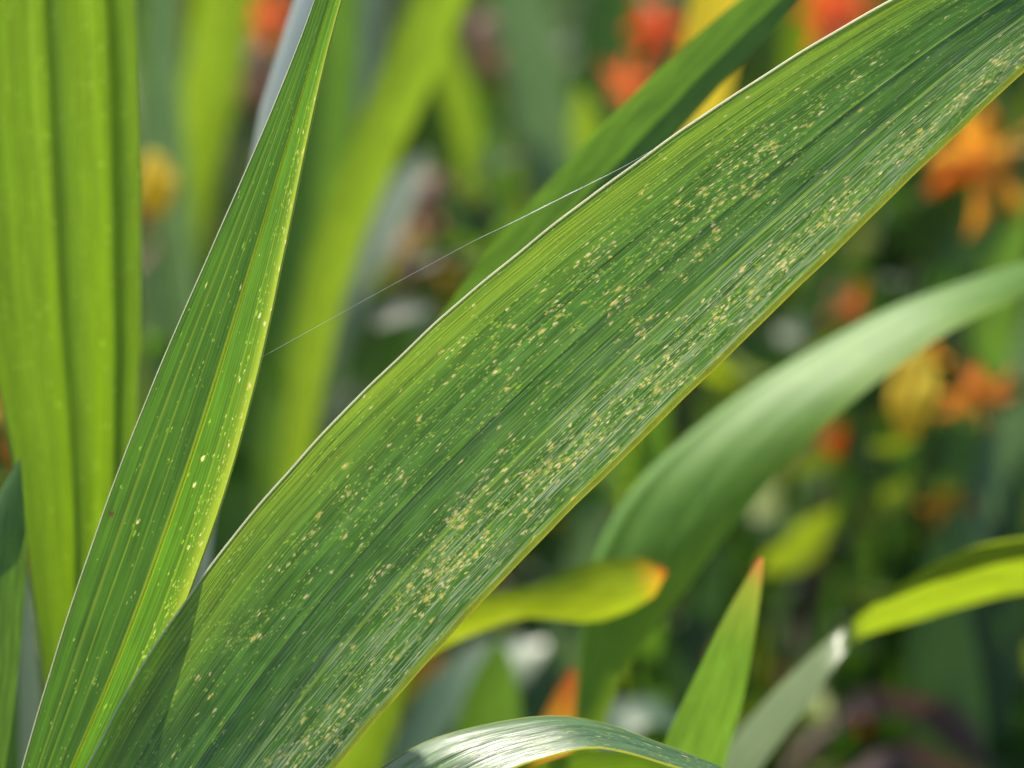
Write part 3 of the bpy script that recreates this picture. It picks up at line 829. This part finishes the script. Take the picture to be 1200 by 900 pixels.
# ------------------------------------------------------------------ dead leaves low on the right
for lab, pts in (('purplish dead leaf lying under the twisted leaf', [(960, 860, 20, .84, 20), (1010, 825, 34, .83, 25), (1060, 822, 36, .82, -20), (1120, 850, 30, .82, 30), (1160, 900, 10, .82, 20)]),
                 ('brown dead leaf in the lower right corner', [(1000, 930, 24, .80, -20), (1050, 885, 36, .80, 20), (1110, 895, 34, .80, -30), (1180, 930, 14, .80, 20)]),
                 ('dead brown leaf standing left of the twisted leaf', [(930, 760, 20, .95, 20), (950, 690, 30, .95, -20), (965, 620, 24, .95, 20), (975, 560, 8, .95, 10)])):
    leaf('dead_leaf', lab, M['dead'], rows_from_centre(pts), nu=11, nv=40, bulge=0.12, wave=0.004, group='dead leaves', base=(0.14, 0.30))

# ------------------------------------------------------------------ spider thread
tp = [P(766, 175, .5030), P(735, 193, .4995), P(690, 216, .4975), P(650, 236, .497), P(600, 261, .4965), P(560, 280, .497), P(500, 312, .498), P(430, 350, .499), P(360, 389, .501), P(304, 420, .5030)]
path = spline(tp, 120)
s = np.linspace(0, 1, 120)
rad = 0.000022 + 0.000085 * np.exp(-((s - 0.27) / 0.13)**2) * (0.75 + 0.25 * np.sin(s * 90))
v, f = tube(path, rad, 6)
o = mesh_obj('spider_thread', v, f, soft_mat('silk', (0.80, 0.82, 0.82), (0.9, 0.9, 0.9), 0.4, 0.25, 0.8, 0.1))
tag(o, 'fine whitish spider thread stretched from the large leaf to the ribbed leaf', 'thread')

# ------------------------------------------------------------------ the mass of foliage behind
def mass_mat():
    g = NT('foliage_mass')
    at = g.n('ShaderNodeAttribute', attribute_name='tint')
    c = at.outputs['Color']
    pr = g.n('ShaderNodeBsdfPrincipled')
    g.set(pr.inputs['Base Color'], c)
    pr.inputs['Roughness'].default_value = 0.55
    pr.inputs['Specular IOR Level'].default_value = 0.35
    tl = g.n('ShaderNodeBsdfTranslucent')
    hs = g.n('ShaderNodeMix', data_type='RGBA', blend_type='MULTIPLY')
    hs.inputs[0].default_value = 1
    g.set(hs.inputs[6], c)
    hs.inputs[7].default_value = (2.4, 2.3, 0.5, 1)
    g.t.links.new(hs.outputs[2], tl.inputs['Color'])
    mx = g.n('ShaderNodeMixShader')
    mx.inputs[0].default_value = 0.34
    g.t.links.new(pr.outputs[0], mx.inputs[1])
    g.t.links.new(tl.outputs[0], mx.inputs[2])
    g.t.links.new(mx.outputs[0], g.out.inputs[0])
    return g.m


rg = np.random.RandomState(11)
pal = np.array([(.035, .10, .022), (.05, .13, .03), (.025, .07, .018), (.045, .10, .055), (.09, .17, .025), (.03, .085, .03), (.14, .20, .03), (.10, .065, .045)])
pal = pal * np.array([0.85, 0.72, 0.55])
prob = np.array([.22, .2, .16, .14, .10, .1, .04, .04])
VV, FF, CC = [], [], []
nb, ns, nw = 5200, 9, 3
for i in range(nb):
    y = 0.42 + 4.8 * rg.rand()**1.7
    x = rg.uniform(-1, 1) * (0.55 + 0.45 * y)
    h = rg.uniform(0.18, 0.36 + 0.1 * (y - 0.42)) if y < 1.1 else rg.uniform(0.25, 0.62)
    hd = rg.rand() * 2 * math.pi
    dr = np.array([math.cos(hd), math.sin(hd), 0])
    sd = np.array([-dr[1], dr[0], 0]) * math.cos(0.4) + np.array([0, 0, math.sin(0.4)]) * rg.uniform(-1, 1)
    wd = rg.uniform(0.006, 0.017)
    lean = rg.uniform(0.05, 0.5) * h
    droop = rg.uniform(0, 0.35) * h
    b0 = len(VV)
    c = pal[rg.choice(len(pal), p=prob)] * rg.uniform(0.8, 1.25)
    for k in range(ns):
        t = k / (ns - 1)
        q = np.array([x, y, -0.01]) + dr * lean * t**1.8 + np.array([0, 0, h * t - droop * t**4])
        ww = wd * (0.5 + 1.2 * t) * (1 - t**3) if t < 1 else 0.0003
        ww = max(ww, 0.0003)
        for u in (-1, 0, 1):
            VV.append(q + sd * ww * u + dr * (abs(u) * ww * 0.35))
            CC.append((*c, 1))
    FF += [[b0 + a_ for a_ in fc] for fc in grid_faces(ns, nw)]
o = mesh_obj('background_foliage', VV, FF, mass_mat())
at = o.data.attributes.new('tint', 'FLOAT_COLOR', 'POINT')
at.data.foreach_set('color', np.array(CC, np.float32).reshape(-1))
tag(o, 'dense blurred mass of green blades filling the bed behind', 'foliage', kind='stuff')

# ------------------------------------------------------------------ leafy undergrowth: sprigs of small leaves, dry scraps and spent petals
rg = np.random.RandomState(29)
kinds = [((.030, .085, .018), .26), ((.055, .13, .025), .20), ((.13, .18, .02), .17), ((.022, .05, .016), .16), ((.17, .105, .065), .16), ((.10, .14, .09), .06),
         ((.24, .16, .11), .05), ((.30, .05, .015), .025), ((.35, .22, .02), .025)]
kp = np.array([k[1] for k in kinds])
kp = kp / kp.sum()
VV, FF, CC = [], [], []
gl = grid_faces(6, 3)
for i in range(1150):
    y = 0.32 + 1.5 * rg.rand()**1.4
    x = rg.uniform(-1, 1) * (0.18 + 0.33 * (y + 0.5))
    zc = CAM_Z - (y + 0.5) * math.tan(PITCH)                  # eye line at this distance
    h = max(0.10, zc + rg.uniform(-0.22, 0.11) * (0.6 + 0.5 * y))
    top = np.array([x + rg.uniform(-.05, .05), y + rg.uniform(-.05, .05), h])
    bot = np.array([x, y, -0.01])
    c = np.array(kinds[rg.choice(len(kinds), p=kp)][0])
    pts = [bot + (top - bot) * t + np.array([0.02 * math.sin(3 * t + i), 0, 0]) for t in np.linspace(0, 1, 6)]
    v, f = tube(pts, np.linspace(0.0014, 0.0006, 6), 5)
    b0 = len(VV)
    VV += list(v)
    CC += [(.04, .07, .02, 1)] * len(v)
    FF += [[b0 + q for q in fc] for fc in f]
    for k in range(rg.randint(6, 12)):
        t = 1 - 0.55 * rg.rand()**1.5
        q0 = bot + (top - bot) * t + np.array([0.02 * math.sin(3 * t + i), 0, 0])
        dr = unit(np.array([rg.randn(), rg.randn(), rg.uniform(-.5, 1.1)]))
        sd = unit(np.cross(dr, rg.randn(3)))
        nn = np.cross(dr, sd)
        ln, wd = rg.uniform(0.012, 0.034), rg.uniform(0.003, 0.0075)
        cc = c * rg.uniform(0.7, 1.35)
        b0 = len(VV)
        for t2 in np.linspace(0, 1, 6):
            ww = wd * math.sin(math.pi * (0.06 + 0.92 * t2))
            for u in (-1, 0, 1):
                VV.append(q0 + dr * ln * t2 + sd * ww * u + nn * (abs(u) * ww * 0.4 - ln * 0.3 * t2 * t2))
                CC.append((*cc, 1))
        FF += [[b0 + a_ for a_ in fc] for fc in gl]
o = mesh_obj('undergrowth', VV, FF, bpy.data.materials['foliage_mass'])
at = o.data.attributes.new('tint', 'FLOAT_COLOR', 'POINT')
at.data.foreach_set('color', np.array(CC, np.float32).reshape(-1))
tag(o, 'mottled undergrowth of small leaves and dry scraps behind', 'undergrowth', kind='stuff')
